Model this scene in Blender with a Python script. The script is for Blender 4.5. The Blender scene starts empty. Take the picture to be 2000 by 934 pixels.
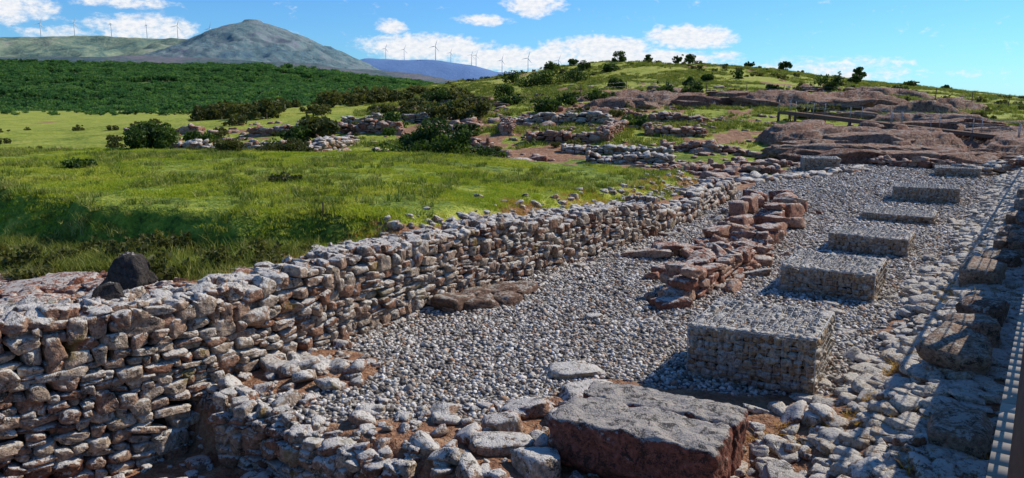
import bpy, bmesh, math
import numpy as np
from mathutils import Vector, Matrix
rng=np.random.default_rng(11)
scene=bpy.context.scene
# ------------------------------------------------------------ helpers
def fr(a): return a-np.floor(a)
def hsh(i,j,s): return fr(np.sin(i*127.1+j*311.7+s*74.7)*43758.5453)
def vn(x,y,s=0):
    xi=np.floor(x); yi=np.floor(y); fx=x-xi; fy=y-yi
    fx=fx*fx*(3-2*fx); fy=fy*fy*(3-2*fy)
    a=hsh(xi,yi,s); b=hsh(xi+1,yi,s); c=hsh(xi,yi+1,s); d=hsh(xi+1,yi+1,s)
    return (a*(1-fx)+b*fx)*(1-fy)+(c*(1-fx)+d*fx)*fy
def fbm(x,y,o=4,s=0):
    t=0;a=.5;n=0
    for k in range(o):
        t=t+a*vn(x*2**k+k*17.3,y*2**k-k*9.1,s+k); n+=a; a*=.5
    return t/n-.5
def sst(a,b,x):
    t=np.clip((x-a)/(b-a),0,1); return t*t*(3-2*t)
def polysd(P,X,Y):
    """signed distance to polyline, + on the left of its direction, and arclength"""
    X=np.asarray(X,float);Y=np.asarray(Y,float)
    best=np.full(X.shape,1e18);sd=np.zeros(X.shape);al=np.zeros(X.shape);L=0
    for (x0,y0),(x1,y1) in zip(P[:-1],P[1:]):
        dx,dy=x1-x0,y1-y0;l=math.hypot(dx,dy)
        t=np.clip(((X-x0)*dx+(Y-y0)*dy)/l/l,0,1)
        ex=X-x0-t*dx;ey=Y-y0-t*dy;d=ex*ex+ey*ey
        cr=dx*(Y-y0)-dy*(X-x0)
        m=d<best
        best=np.where(m,d,best);sd=np.where(m,np.sign(cr)*np.sqrt(d),sd);al=np.where(m,L+t*l,al)
        L+=l
    return sd,al
class Batch:
    def __init__(s): s.V=[];s.L=[];s.C=[];s.R=[];s.M=[];s.n=0
    def add(s,v,f,r=.5,m=0):
        v=np.asarray(v,float);f=np.asarray(f,np.int64)
        s.V.append(v);s.L.append((f+s.n).ravel());s.C.append(np.full(len(f),f.shape[1]))
        s.R.append(np.full(len(v),r) if np.isscalar(r) else np.asarray(r));s.M.append(np.full(len(f),m));s.n+=len(v)
    def build(s,name,mats,smooth=False,link=True):
        me=bpy.data.meshes.new(name)
        V=np.concatenate(s.V);L=np.concatenate(s.L);C=np.concatenate(s.C)
        me.vertices.add(len(V));me.vertices.foreach_set('co',V.ravel().astype(np.float32))
        me.loops.add(len(L));me.loops.foreach_set('vertex_index',L.astype(np.int32))
        me.polygons.add(len(C));st=np.concatenate([[0],np.cumsum(C)[:-1]])
        me.polygons.foreach_set('loop_start',st.astype(np.int32))
        me.polygons.foreach_set('material_index',np.concatenate(s.M).astype(np.int32))
        me.update(calc_edges=True)
        a=me.attributes.new('rnd','FLOAT','POINT');a.data.foreach_set('value',np.concatenate(s.R).astype(np.float32))
        for m in mats: me.materials.append(m)
        if smooth: me.polygons.foreach_set('use_smooth',np.ones(len(C),bool))
        o=bpy.data.objects.new(name,me)
        if link: scene.collection.objects.link(o)
        return o
BOXF=np.array([[0,1,3,2],[4,6,7,5],[0,4,5,1],[2,3,7,6],[0,2,6,4],[1,5,7,3]])
BOXV=np.array([[x,y,z] for x in(-1,1) for y in(-1,1) for z in(-1,1)],float)
def box(b,c,h,R=None,r=.5,m=0):
    v=BOXV*np.array(h)
    if R is not None: v=v@R.T
    b.add(v+np.array(c),BOXF,r,m)
def rotz(a): c,s=math.cos(a),math.sin(a);return np.array([[c,-s,0],[s,c,0],[0,0,1.]])
def rote(x,y,z):
    cx,sx,cy,sy,cz,sz=math.cos(x),math.sin(x),math.cos(y),math.sin(y),math.cos(z),math.sin(z)
    return np.array([[cz*cy,cz*sy*sx-sz*cx,cz*sy*cx+sz*sx],[sz*cy,sz*sy*sx+cz*cx,sz*sy*cx-cz*sx],[-sy,cy*sx,cy*cx]])
def beam(b,p,q,w,h,r=.5,m=0):
    p=np.array(p,float);q=np.array(q,float);d=q-p;l=np.linalg.norm(d);d/=l
    up=np.array([0,0,1.]) if abs(d[2])<.95 else np.array([0,1.,0])
    s=np.cross(d,up);s/=np.linalg.norm(s);u=np.cross(s,d)
    box(b,(p+q)/2,(l/2,w/2,h/2),np.stack([d,-s,u],1),r,m)
def cone(b,p,q,r0,r1,n=7,r=.5,m=0):
    p=np.array(p,float);q=np.array(q,float);d=q-p;d/=np.linalg.norm(d)+1e-9
    up=np.array([0,0,1.]) if abs(d[2])<.9 else np.array([1.,0,0])
    s=np.cross(d,up);s/=np.linalg.norm(s);u=np.cross(s,d)
    a=np.linspace(0,2*math.pi,n,endpoint=False)
    ring=np.cos(a)[:,None]*s+np.sin(a)[:,None]*u
    v=np.concatenate([p+ring*r0,q+ring*r1]);i=np.arange(n);j=(i+1)%n
    b.add(v,np.stack([i,j,j+n,i+n],1),r,m)
def ico(sub):
    bm=bmesh.new();bmesh.ops.create_icosphere(bm,subdivisions=sub,radius=1)
    v=np.array([x.co[:] for x in bm.verts]);f=np.array([[w.index for w in p.verts] for p in bm.faces]);bm.free();return v,f
def cubegrid(n):
    bm=bmesh.new();bmesh.ops.create_cube(bm,size=2);bmesh.ops.subdivide_edges(bm,edges=bm.edges[:],cuts=n,use_grid_fill=True)
    v=np.array([q.co[:] for q in bm.verts]);f=np.array([[w.index for w in p.verts] for p in bm.faces]);bm.free();return v,f
def blockvars(n,cuts,lev,lo=.62,hi=.92,nz=.035,rough=.03):
    """quarried rubble: a box with skewed faces, broken corners and rough surface"""
    v0,f=cubegrid(lev);out=[]
    tri=np.concatenate([f[:,[0,1,2]],f[:,[0,2,3]]])
    for _ in range(n):
        v=v0.copy();k=(np.abs(v)**9).sum(1)**(1/9);v=v/k[:,None]
        v[:,0]*=1+rng.normal()*.14*v[:,2]+rng.normal()*.14*v[:,1];v[:,2]*=1+rng.normal()*.17*v[:,0];v[:,1]*=1+rng.normal()*.1*v[:,0]
        for _ in range(cuts):
            d=rng.normal(size=3);d/=np.linalg.norm(d);mx=(np.abs(d)).sum();h=rng.uniform(lo,hi)*mx
            o=np.maximum(v@d-h,0);v-=o[:,None]*d
        w=v@rng.normal(size=(3,3))*2.6+rng.uniform(0,6,3);v+=np.sin(w)*nz
        w=v@rng.normal(size=(3,3))*6+rng.uniform(0,6,3);v+=np.sin(w)*nz*.5
        v+=rng.normal(size=v.shape)*rough
        out.append(v)
    return out,tri
def stonevars(n,sub,p=5.,cuts=8,lo=.6,hi=.95,nz=.03):
    v0,f=ico(sub);out=[]
    for _ in range(n):
        v=v0.copy();k=(np.abs(v)**p).sum(1)**(1/p);v=v/k[:,None]
        for _ in range(cuts):
            d=rng.normal(size=3);d/=np.linalg.norm(d);h=rng.uniform(lo,hi)*(np.abs(d).sum()**.5)
            o=np.maximum(v@d-h,0);v-=o[:,None]*d
        v+=rng.normal(size=v.shape)*nz
        out.append(v)
    return out,f
SH,SHF=blockvars(28,7,5,lo=.58,rough=.03,nz=.045)
SM,SMF=blockvars(20,5,2,rough=.04)
SL,SLF=blockvars(18,9,3,lo=.5,hi=.8,rough=.03)
SS,SSF=stonevars(10,1,p=3,cuts=4,nz=.02)
SX,SXF=blockvars(14,10,9,lo=.5,hi=.85,rough=.02,nz=.07)
LIB={'H':(SH,SHF),'M':(SM,SMF),'L':(SL,SLF),'S':(SS,SSF),'X':(SX,SXF)}
def stone(b,c,h,yaw=0,tilt=.08,r=None,lib='M',m=0,taper=0):
    vs,f=LIB[lib];v=vs[rng.integers(len(vs))]
    if rng.random()<.5: v=v*np.array([-1,-1,1])
    if taper: v=v*np.stack([1-taper*(v[:,2]*.5+.5)]*2+[v[:,2]*0+1],1)+np.stack([.3*taper*(v[:,2]),v[:,2]*0,v[:,2]*0],1)
    R=rote(rng.normal()*tilt,rng.normal()*tilt,yaw)
    b.add((v*np.array(h))@R.T+np.array(c),f,rng.random() if r is None else r,m)
# ------------------------------------------------------------ materials
def mat(name):
    m=bpy.data.materials.new(name);m.use_nodes=True;nt=m.node_tree;nt.nodes.clear()
    o=nt.nodes.new('ShaderNodeOutputMaterial');b=nt.nodes.new('ShaderNodeBsdfPrincipled')
    nt.links.new(b.outputs[0],o.inputs[0]);b.inputs['Roughness'].default_value=.9
    b.inputs['Specular IOR Level'].default_value=.2
    return m,nt,b,o
class N:
    def __init__(s,nt): s.nt=nt
    def node(s,t,**k):
        n=s.nt.nodes.new(t)
        for a,v in k.items(): setattr(n,a,v)
        return n
    def put(s,sock,v):
        if isinstance(v,bpy.types.NodeSocket): s.nt.links.new(v,sock)
        elif v is not None: sock.default_value=v
    def math(s,op,a,b=None,c=None,clamp=False):
        n=s.node('ShaderNodeMath',operation=op,use_clamp=clamp)
        s.put(n.inputs[0],a);s.put(n.inputs[1],b)
        if c is not None: s.put(n.inputs[2],c)
        return n.outputs[0]
    def pos(s): return s.node('ShaderNodeNewGeometry').outputs['Position']
    def noise(s,scale,detail=4,rough=.55,vec=None,dist=0):
        n=s.node('ShaderNodeTexNoise');n.inputs['Scale'].default_value=scale;n.inputs['Detail'].default_value=detail
        n.inputs['Roughness'].default_value=rough;n.inputs['Distortion'].default_value=dist
        if vec is not None: s.put(n.inputs['Vector'],vec)
        return n.outputs[0]
    def vor(s,scale,vec=None,feature='F1'):
        n=s.node('ShaderNodeTexVoronoi',feature=feature);n.inputs['Scale'].default_value=scale
        if vec is not None: s.put(n.inputs['Vector'],vec)
        return n
    def ramp(s,f,stops,interp='LINEAR'):
        n=s.node('ShaderNodeValToRGB');n.color_ramp.interpolation=interp;e=n.color_ramp.elements
        while len(e)<len(stops): e.new(.5)
        for i,(p,c) in enumerate(stops):
            e[i].position=p;e[i].color=(*c,1) if not np.isscalar(c) else (c,c,c,1)
        s.put(n.inputs[0],f);return n.outputs[0]
    def mix(s,f,a,b,mode='MIX'):
        n=s.node('ShaderNodeMix',data_type='RGBA',blend_type=mode)
        s.put(n.inputs[0],f)
        s.put(n.inputs[6],a if isinstance(a,bpy.types.NodeSocket) else (*a,1))
        s.put(n.inputs[7],b if isinstance(b,bpy.types.NodeSocket) else (*b,1))
        return n.outputs[2]
    def attr(s,n):
        a=s.node('ShaderNodeAttribute');a.attribute_name=n;return a.outputs['Fac']
    def sm(s,f,a,b):
        n=s.node('ShaderNodeMapRange',interpolation_type='SMOOTHSTEP');s.put(n.inputs[0],f)
        n.inputs[1].default_value=a;n.inputs[2].default_value=b;return n.outputs[0]
    def bump(s,h,str=.6,dist=.02,nrm=None):
        n=s.node('ShaderNodeBump');n.inputs['Strength'].default_value=str;n.inputs['Distance'].default_value=dist
        s.put(n.inputs['Height'],h)
        if nrm is not None:s.put(n.inputs['Normal'],nrm)
        return n.outputs[0]
def stone_mat(name,cols,lichen=(.56,.53,.48),lam=.5,dark=.4,sc=1.,bump=.03,moss=0,upw=.16,cr=(.45,1.5)):
    m,nt,b,o=mat(name);n=N(nt);p=n.pos();r=n.attr('rnd')
    n0=n.noise(1.1*sc,3,.6,p);n1=n.noise(5*sc,5,.65,p);n2=n.noise(22*sc,4,.7,p);n3=n.noise(70*sc,2,.6,p)
    f=n.math('ADD',n.math('MULTIPLY',r,.65),n.math('MULTIPLY',n1,.5))
    f=n.math('SUBTRACT',n.math('ADD',f,n.math('MULTIPLY',n.math('SUBTRACT',n0,.5),.6)),.08)
    c=n.ramp(f,[(i/(len(cols)-1),cc) for i,cc in enumerate(cols)])
    c=n.mix(1,c,n.ramp(n2,[(.32,cr[0]),(.68,cr[1])]),'MULTIPLY')
    nz=n.node('ShaderNodeSeparateXYZ');nt.links.new(n.node('ShaderNodeNewGeometry').outputs['Normal'],nz.inputs[0])
    up=n.math('MULTIPLY',n.math('MAXIMUM',nz.outputs[2],0),upw)
    lm=n.sm(n.math('ADD',n.math('ADD',n.math('MULTIPLY',n1,.55),n.math('MULTIPLY',n2,.55)),up),.76-.25*lam,.82-.25*lam)
    c=n.mix(n.math('MULTIPLY',lm,.85),c,lichen)
    dk=n.sm(n.math('ADD',n.math('MULTIPLY',n.noise(9*sc,5,.7,p,.6),.7),n.math('MULTIPLY',n3,.3)),.50+.1*(1-dark),.57+.1*(1-dark))
    c=n.mix(n.math('MULTIPLY',dk,.85*min(1,dark*1.6)),c,(.030,.026,.022))
    if moss:
        mm=n.sm(n.noise(1.6,4,.6,p),.62,.69)
        c=n.mix(n.math('MULTIPLY',mm,.6),c,(.20,.15,.03))
    nt.links.new(c,b.inputs['Base Color'])
    h=n.math('ADD',n.math('MULTIPLY',n2,1.),n.math('MULTIPLY',n3,.5))
    nt.links.new(n.bump(h,1.,bump),b.inputs['Normal'])
    return m
TAN=[(.09,.05,.03),(.28,.135,.08),(.36,.23,.155),(.34,.26,.19),(.48,.36,.26),(.46,.41,.35)]
REDC=[(.13,.045,.028),(.28,.115,.072),(.36,.18,.12),(.42,.26,.18),(.40,.32,.25)]
M_WALL=stone_mat('wall_stone',TAN,lichen=(.60,.575,.53),lam=.52,dark=.68,moss=1,upw=.20)
M_REDW=stone_mat('red_sandstone_block',REDC,lam=.32,dark=.64,upw=.17)
M_CORE,nt,b,o=mat('earth_gap_shade');b.inputs['Base Color'].default_value=(.03,.02,.013,1)  # wall soil and gabion core, near-black so shade in the gaps is painted in
M_BLOCK=stone_mat('ashlar_block',[(.15,.055,.038),(.23,.09,.06),(.28,.145,.10)],lichen=(.38,.36,.325),lam=.18,dark=.92,bump=.025,upw=.36)
M_KERB=stone_mat('kerb_stone',[(.10,.06,.04),(.22,.13,.09),(.30,.21,.15),(.30,.26,.22)],lichen=(.42,.39,.34),lam=.3,dark=.75,upw=.15)
M_GAB=stone_mat('gabion_stone',[(.13,.07,.035),(.36,.215,.115),(.46,.33,.21),(.52,.44,.35),(.28,.19,.13)],lichen=(.60,.57,.52),lam=.10,dark=.5,sc=1.4,upw=.38)
M_COB=stone_mat('cobble_stone',[(.18,.12,.075),(.42,.30,.20),(.52,.43,.33),(.62,.57,.50),(.38,.29,.22)],lam=.5,dark=.55,sc=1.3)
M_ROCK=stone_mat('sandstone',[(.14,.065,.045),(.33,.17,.115),(.42,.26,.185),(.40,.29,.22)],lichen=(.50,.43,.37),lam=.34,dark=.65,sc=.35,bump=.25,upw=.12)
def peb_mat():
    m,nt,b,o=mat('gravel_pebble');n=N(nt)
    oi=n.node('ShaderNodeObjectInfo').outputs['Random']
    c=n.ramp(oi,[(0,(.07,.06,.05)),(.2,(.21,.18,.155)),(.45,(.40,.365,.32)),(.7,(.58,.54,.49)),(.86,(.77,.74,.69)),(.93,(.42,.27,.17)),(1,(.26,.16,.11))])
    nt.links.new(n.mix(1,c,n.ramp(n.noise(40,3,.6,n.pos()),[(.3,.7),(.7,1.15)]),'MULTIPLY'),b.inputs['Base Color'])
    return m
M_PEB=peb_mat()
def metal(name,col,rough=.5,met=.6):
    m,nt,b,o=mat(name);n=N(nt)
    nt.links.new(n.mix(1,col,n.ramp(n.noise(30,3,.6,n.pos()),[(.3,.8),(.7,1.1)]),'MULTIPLY'),b.inputs['Base Color'])
    b.inputs['Roughness'].default_value=rough;b.inputs['Metallic'].default_value=met;return m
M_WIRE=metal('galvanised_wire',(.40,.40,.39),.6,.2)
M_STEEL=metal('galvanised_steel',(.34,.36,.38),.5,.5)
def wood(name,a,c,sc=1):
    m,nt,b,o=mat(name);n=N(nt);p=n.pos();r=n.attr('rnd')
    v=n.node('ShaderNodeMapping');v.inputs['Rotation'].default_value=(0,0,.62);v.inputs['Scale'].default_value=(3*sc,60*sc,20*sc);nt.links.new(p,v.inputs[0])
    f=n.math('ADD',n.math('MULTIPLY',n.noise(1,4,.6,v.outputs[0]),.7),n.math('MULTIPLY',r,.3))
    nt.links.new(n.mix(f,a,c),b.inputs['Base Color']);nt.links.new(n.bump(f,.5,.005),b.inputs['Normal']);return m
M_DECK=wood('weathered_decking',(.14,.115,.09),(.48,.43,.37))
M_TIMB=wood('brown_timber',(.09,.055,.04),(.24,.15,.11))
M_BARK=wood('bark',(.05,.035,.025),(.14,.10,.07))
def leafmat(name,cols,tr=.3,obj=False,zone=0):
    m,nt,b,o=mat(name);n=N(nt);r=n.attr('rnd')
    if obj: r=n.math('ADD',n.math('MULTIPLY',r,.45),n.math('MULTIPLY',n.node('ShaderNodeObjectInfo').outputs['Random'],.55))
    if zone:
        zz=n.noise(.45,5,.65,n.pos());r=n.math('ADD',n.math('MULTIPLY',r,.6),n.math('MULTIPLY',n.math('SUBTRACT',zz,.36),1.5*zone),None,True)
    c=n.ramp(r,[(i/(len(cols)-1),cc) for i,cc in enumerate(cols)])
    nt.links.new(c,b.inputs['Base Color']);b.inputs['Roughness'].default_value=.6
    t=n.node('ShaderNodeBsdfTranslucent');nt.links.new(n.mix(1,c,(1.25,1.25,.6),'MULTIPLY'),t.inputs[0])
    x=n.node('ShaderNodeMixShader');x.inputs[0].default_value=tr
    nt.links.new(b.outputs[0],x.inputs[1]);nt.links.new(t.outputs[0],x.inputs[2]);nt.links.new(x.outputs[0],o.inputs[0]);return m
M_BUSH=leafmat('shrub_leaves',[(.018,.038,.012),(.035,.07,.018),(.065,.11,.022),(.12,.17,.03)],.35)
M_BUSHY=leafmat('scrub_leaves',[(.035,.045,.015),(.08,.09,.025),(.16,.155,.045)],.35,obj=True)
M_FOR=leafmat('oak_leaves',[(.025,.075,.035),(.05,.14,.05),(.10,.21,.065),(.20,.31,.09)],.5,obj=True)
M_GRASS=leafmat('grass_blades',[(.10,.18,.015),(.22,.31,.02),(.36,.41,.035),(.50,.48,.10),(.60,.52,.22)],.35,True,.8)
M_WEED=leafmat('long_grass_blades',[(.06,.10,.018),(.13,.18,.025),(.25,.27,.06),(.46,.40,.17)],.3,True)
M_DRY=leafmat('dry_grass_blades',[(.36,.18,.045),(.52,.30,.08),(.46,.38,.14)],.3,True)
# ------------------------------------------------------------ terrain
WL=[(-9.5,1.2),(-6.2,5.4),(-4.9,7.0),(-3.85,8.0),(-2.71,9.72),(-1.24,12.0),(3.54,18.7),(8.37,27.8)]
BK=[(-60,44),(-30,30),(-18,21),(-10.7,16),(-7.3,13.8),(-4.6,12.9),(-2.4,12.6),(-1.3,12.7),(3.4,19.1),(8.2,28)]
LW=[(-4.6,8.6),(-3.3,7.95),(-2.7,7.65),(-2.15,7.2),(-1.55,6.85),(-.95,6.55),(-.45,5.8),(-.2,3)]
CX=[-400,-150,-90,-60,-35,-17,-3.5,6,21,52,87,130,300]
CZ=[-3,-3,-2.5,-.5,2.,5.,6.7,8.4,9.25,6.95,3.2,0,-6]
WTS=[0,5.2,7.3,8.8,10.8,13.5,21.7,32.]
WTZ=[1.2,1.2,1.15,1.12,1.12,1.2,.78,.5]
def deckedge(X,Y): return ((.706*Y-.14)-X)*.817
def height(X,Y,micro=True):
    X=np.asarray(X,float);Y=np.asarray(Y,float)
    C=np.interp(X,CX,CZ)+np.where(Y>50,fbm(X/30,Y/30,3,5)*2.0,0)
    z=C*np.clip((Y-43)/87,0,1)
    z=np.where(Y>130,C+(np.where(X<0,-1.,-9.)-C)*sst(130,200,Y),z)
    fac=np.interp(X/np.maximum(Y,1),[-.5,-.25,-.12,0],[1,.85,.5,0])
    z=z+fac*np.interp(Y,[320,1000,2000,3000],[0,44,95,110])
    z=z+np.where(Y>300,fbm(X/160,Y/160,3,2)*16*fac,0)
    z=z+np.where((Y>30)&(Y<140),fbm(X/5,Y/5,4,9)*.7*sst(30,50,Y),0)
    # terrace behind the long wall
    d,al=polysd(WL,X,Y);db,_=polysd(BK,X,Y);db=db+fbm(X*.8,Y*.8,3,14)*1.1
    hi=np.interp(X,[-3,5],[1.45,.85])+fbm(X/6,Y/6,3,3)*.15
    lo=np.interp(X,[-12,-8,-3],[.50,.62,.90])+fbm(X/2,Y/2,3,4)*.22
    near=sst(-.55,.12,db)
    T=lo+(hi-lo)*near
    T=T+(np.interp(al,WTS,WTZ)-.12-T)*(1-sst(.45,1.6,d))
    yf=np.interp(X,[-60,-19.7,-3.2,6.8],[40,29.7,27.4,25.6])+fbm(X/2.,X*0+3,3)*1.2
    T=T*(1-sst(0,1.6,Y-yf))+z*sst(0,1.6,Y-yf)
    ins=sst(.18,.34,d)
    pd,_=polysd(LW,X,Y)
    g=z+0
    g=g-.62*sst(-.24,-.04,-pd)*(Y<12)
    g=g+.10*np.exp(-((X+2.4)**2+(Y-9)**2)/.8)
    dr=deckedge(X,Y)
    g=g+.36*(1-sst(.5,1.9,dr))*(1-sst(33,40,Y))+.4*(1-sst(-2,.0,dr))*(1-sst(30,38,Y))
    g=g-.18*sst(7.6,6.6,Y)*sst(-.2,.5,X)
    out=g*(1-ins)+T*ins
    if micro:
        out=out+np.where(Y<60,fbm(X*1.6,Y*1.6,4,6)*.05+ins*fbm(X*3,Y*3,3,8)*.07,0)
    return out
def hz(x,y): return float(height(np.array([x]),np.array([y]))[0])
def axis(a,b,st,lo,hi,g=1.04):
    m=list(np.arange(a,b,st));s=st;x=m[-1];r=[]
    while x<hi: s*=g;x+=s;r.append(x)
    s=st;x=a;l=[]
    while x>lo: s*=g;x-=s;l.append(x)
    return np.array(l[::-1]+m+r)
ax=axis(-9,13,.1,-9000,9000);ay=axis(4.5,24,.1,-300,9000)
GX,GY=np.meshgrid(ax,ay);GZ=height(GX,GY)
nx,ny=len(ax),len(ay)
idx=np.arange(nx*ny).reshape(ny,nx)
F=np.stack([idx[:-1,:-1],idx[:-1,1:],idx[1:,1:],idx[1:,:-1]],-1).reshape(-1,4)
gb=Batch();gb.add(np.stack([GX,GY,GZ],-1).reshape(-1,3),F)
def masks(X,Y):
    d,al=polysd(WL,X,Y);dr=deckedge(X,Y);pd,_=polysd(LW,X,Y)
    nz=fbm(X*.7,Y*.7,4,21)
    yf=np.interp(X,[-60,-19.7,-3.2,6.8],[40,29.7,27.4,25.6])
    ter=(d>.3)&(Y<yf+1)
    gravel=(d<.2)*sst(.9,1.5,dr+nz*.8-np.where(Y>20,0,.35))*(1-sst(44,47,Y))*sst(.1,.3,pd)
    gravel=gravel*(1-sst(.0,.25,.9-np.hypot((X+2.5)/1.1,(Y-8.9)/.9)+nz*.6))
    gravel=gravel*sst(0,.4,Y-np.interp(X,[-1,0,1.2,3,4],[7.1,7.7,8.1,7.9,8.])+nz*1.4)
    gravel=gravel*sst(-1,0,X-np.interp(Y,[26,28,36,45],[-20,8,5,8])) *1.
    grass=np.where(ter,sst(.6,1.15,d+nz*1.9-.35*(Y<13)),0.)
    bare=np.exp(-(((X+6.2)/2.6)**2+((Y-10.0)/1.6)**2))
    grass=grass*(1-sst(.35,.65,bare+nz*.7))
    mid=(Y>yf+1)&(d>0)|(Y>46)
    gm=sst(.0,.12,nz+fbm(X/9,Y/9,3,31)+np.interp(Y,[30,60,75,100,130],[.12,.18,.24,.28,.35]))
    gm=np.where(X<-.15*Y,sst(-.1,.1,nz+.25+fbm(X/20,Y/20,2,7)*.8+np.interp(Y,[70,110],[.0,.2])),gm)
    grass=np.where(mid,gm,grass)
    rock=mid*sst(.0,.3,.2-np.hypot((X-25)/15,(Y-46)/11)+nz*.9)*1.
    grass=grass*(1-rock*.7)
    dry=np.where(Y>46,.38+.16*sst(60,120,Y)*(X>-.12*Y),sst(.5,-.05,d-1.)*.6+.15)
    dry=np.where((X<-.15*Y)&(Y>80),.45,dry)
    forest=(Y>325)*1.
    return gravel,grass,rock,dry,forest
ground=gb.build('ground',[],smooth=True)
names=['m_gravel','m_grass','m_rock','m_dry','m_forest']
for nme,a in zip(names,masks(GX,GY)):
    at=ground.data.attributes.new(nme,'FLOAT','POINT');at.data.foreach_set('value',np.asarray(a,np.float32).ravel())
def ground_mat():
    m,nt,b,o=mat('ground_surface');n=N(nt);p=n.pos()
    big=n.noise(.35,5,.6,p);n1=n.noise(3,5,.65,p);n2=n.noise(14,4,.65,p);n3=n.noise(60,3,.6,p)
    soil=n.ramp(n.math('ADD',n.math('MULTIPLY',n1,.6),n.math('MULTIPLY',n2,.4)),[(.3,(.11,.048,.026)),(.5,(.29,.15,.085)),(.62,(.40,.26,.155)),(.75,(.48,.37,.25))])
    v=n.vor(24,p);vc=n.node('ShaderNodeSeparateColor');nt.links.new(v.outputs['Color'],vc.inputs[0])
    grav=n.ramp(vc.outputs[0],[(0,(.07,.06,.05)),(.3,(.24,.21,.18)),(.6,(.40,.37,.33)),(.85,(.56,.53,.48)),(1,(.30,.20,.14))])
    grav=n.mix(n.sm(v.outputs['Distance'],.45,.75),grav,(.05,.045,.04))
    dry=n.attr('m_dry')
    gf=n.math('ADD',n.math('MULTIPLY',n1,.40),n.math('MULTIPLY',n2,.3));gf=n.math('ADD',gf,n.math('MULTIPLY',big,.30))
    gf=n.math('ADD',gf,n.math('MULTIPLY',n.math('SUBTRACT',dry,.3),.22))
    gr=n.ramp(gf,[(.38,(.05,.08,.012)),(.46,(.15,.21,.02)),(.53,(.28,.32,.035)),(.61,(.40,.38,.08)),(.72,(.50,.42,.19))])
    rk=n.ramp(n.math('ADD',n.math('MULTIPLY',n.noise(.8,6,.7,p),.6),n.math('MULTIPLY',n2,.4)),[(.34,(.09,.045,.03)),(.44,(.26,.135,.09)),(.55,(.38,.23,.16)),(.68,(.46,.35,.27))])
    fo=n.ramp(n.noise(.12,5,.65,p),[(.3,(.04,.09,.025)),(.5,(.10,.17,.045)),(.7,(.24,.27,.10))])
    jit=n.math('MULTIPLY',n.math('SUBTRACT',n2,.5),.9)
    def msk(nm): return n.sm(n.math('ADD',n.attr(nm),jit),.35,.65)
    c=n.mix(msk('m_grass'),soil,gr)
    c=n.mix(msk('m_rock'),c,rk)
    c=n.mix(msk('m_gravel'),c,grav)
    c=n.mix(n.attr('m_forest'),c,fo)
    nt.links.new(c,b.inputs['Base Color'])
    h=n.math('ADD',n.math('MULTIPLY',n2,.7),n.math('MULTIPLY',n3,.35))
    b1=n.bump(h,.7,.05)
    b2=n.bump(n.noise(.9,6,.7,p),.9,.35,b1)
    nt.links.new(n.bump(n.math('MULTIPLY',v.outputs['Distance'],n.attr('m_gravel')),.6,.02,b2),b.inputs['Normal'])
    return m
ground.data.materials.append(ground_mat())
# ------------------------------------------------------------ scatter via geometry nodes
def scatter(name,pts,rots,scl,objs):
    col=bpy.data.collections.new(name+'_source')
    for o in objs: col.objects.link(o)
    me=bpy.data.meshes.new(name);k=len(pts)
    me.vertices.add(k);me.vertices.foreach_set('co',np.asarray(pts,np.float32).ravel())
    a=me.attributes.new('rot','FLOAT_VECTOR','POINT');a.data.foreach_set('vector',np.asarray(rots,np.float32).ravel())
    a=me.attributes.new('scl','FLOAT_VECTOR','POINT');a.data.foreach_set('vector',np.asarray(scl,np.float32).ravel())
    a=me.attributes.new('idx','INT','POINT');a.data.foreach_set('value',rng.integers(0,len(objs),k).astype(np.int32))
    ob=bpy.data.objects.new(name,me);scene.collection.objects.link(ob)
    g=bpy.data.node_groups.new(name+'_gn','GeometryNodeTree')
    g.interface.new_socket('Geometry',in_out='INPUT',socket_type='NodeSocketGeometry')
    g.interface.new_socket('Geometry',in_out='OUTPUT',socket_type='NodeSocketGeometry')
    gi=g.nodes.new('NodeGroupInput');go=g.nodes.new('NodeGroupOutput')
    ip=g.nodes.new('GeometryNodeInstanceOnPoints');ci=g.nodes.new('GeometryNodeCollectionInfo')
    ci.inputs[0].default_value=col;ci.inputs['Separate Children'].default_value=True;ci.inputs['Reset Children'].default_value=True
    def na(nm,t):
        x=g.nodes.new('GeometryNodeInputNamedAttribute');x.data_type=t;x.inputs[0].default_value=nm;return x.outputs[0]
    g.links.new(gi.outputs[0],ip.inputs['Points']);g.links.new(ci.outputs[0],ip.inputs['Instance'])
    ip.inputs['Pick Instance'].default_value=True
    g.links.new(na('idx','INT'),ip.inputs['Instance Index']);g.links.new(na('rot','FLOAT_VECTOR'),ip.inputs['Rotation'])
    g.links.new(na('scl','FLOAT_VECTOR'),ip.inputs['Scale']);g.links.new(ip.outputs[0],go.inputs[0])
    md=ob.modifiers.new('scatter','NODES');md.node_group=g
    return ob
def place(name,X,Y,s,tilt,objs,dz=0.,sz=1.):
    n=len(X);scatter(name,np.stack([X,Y,height(X,Y)+dz],1),np.stack([rng.normal(size=n)*tilt,rng.normal(size=n)*tilt,rng.uniform(0,6.3,n)],1),np.stack([s,s,s*sz],1),objs);print(name,n)
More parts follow.
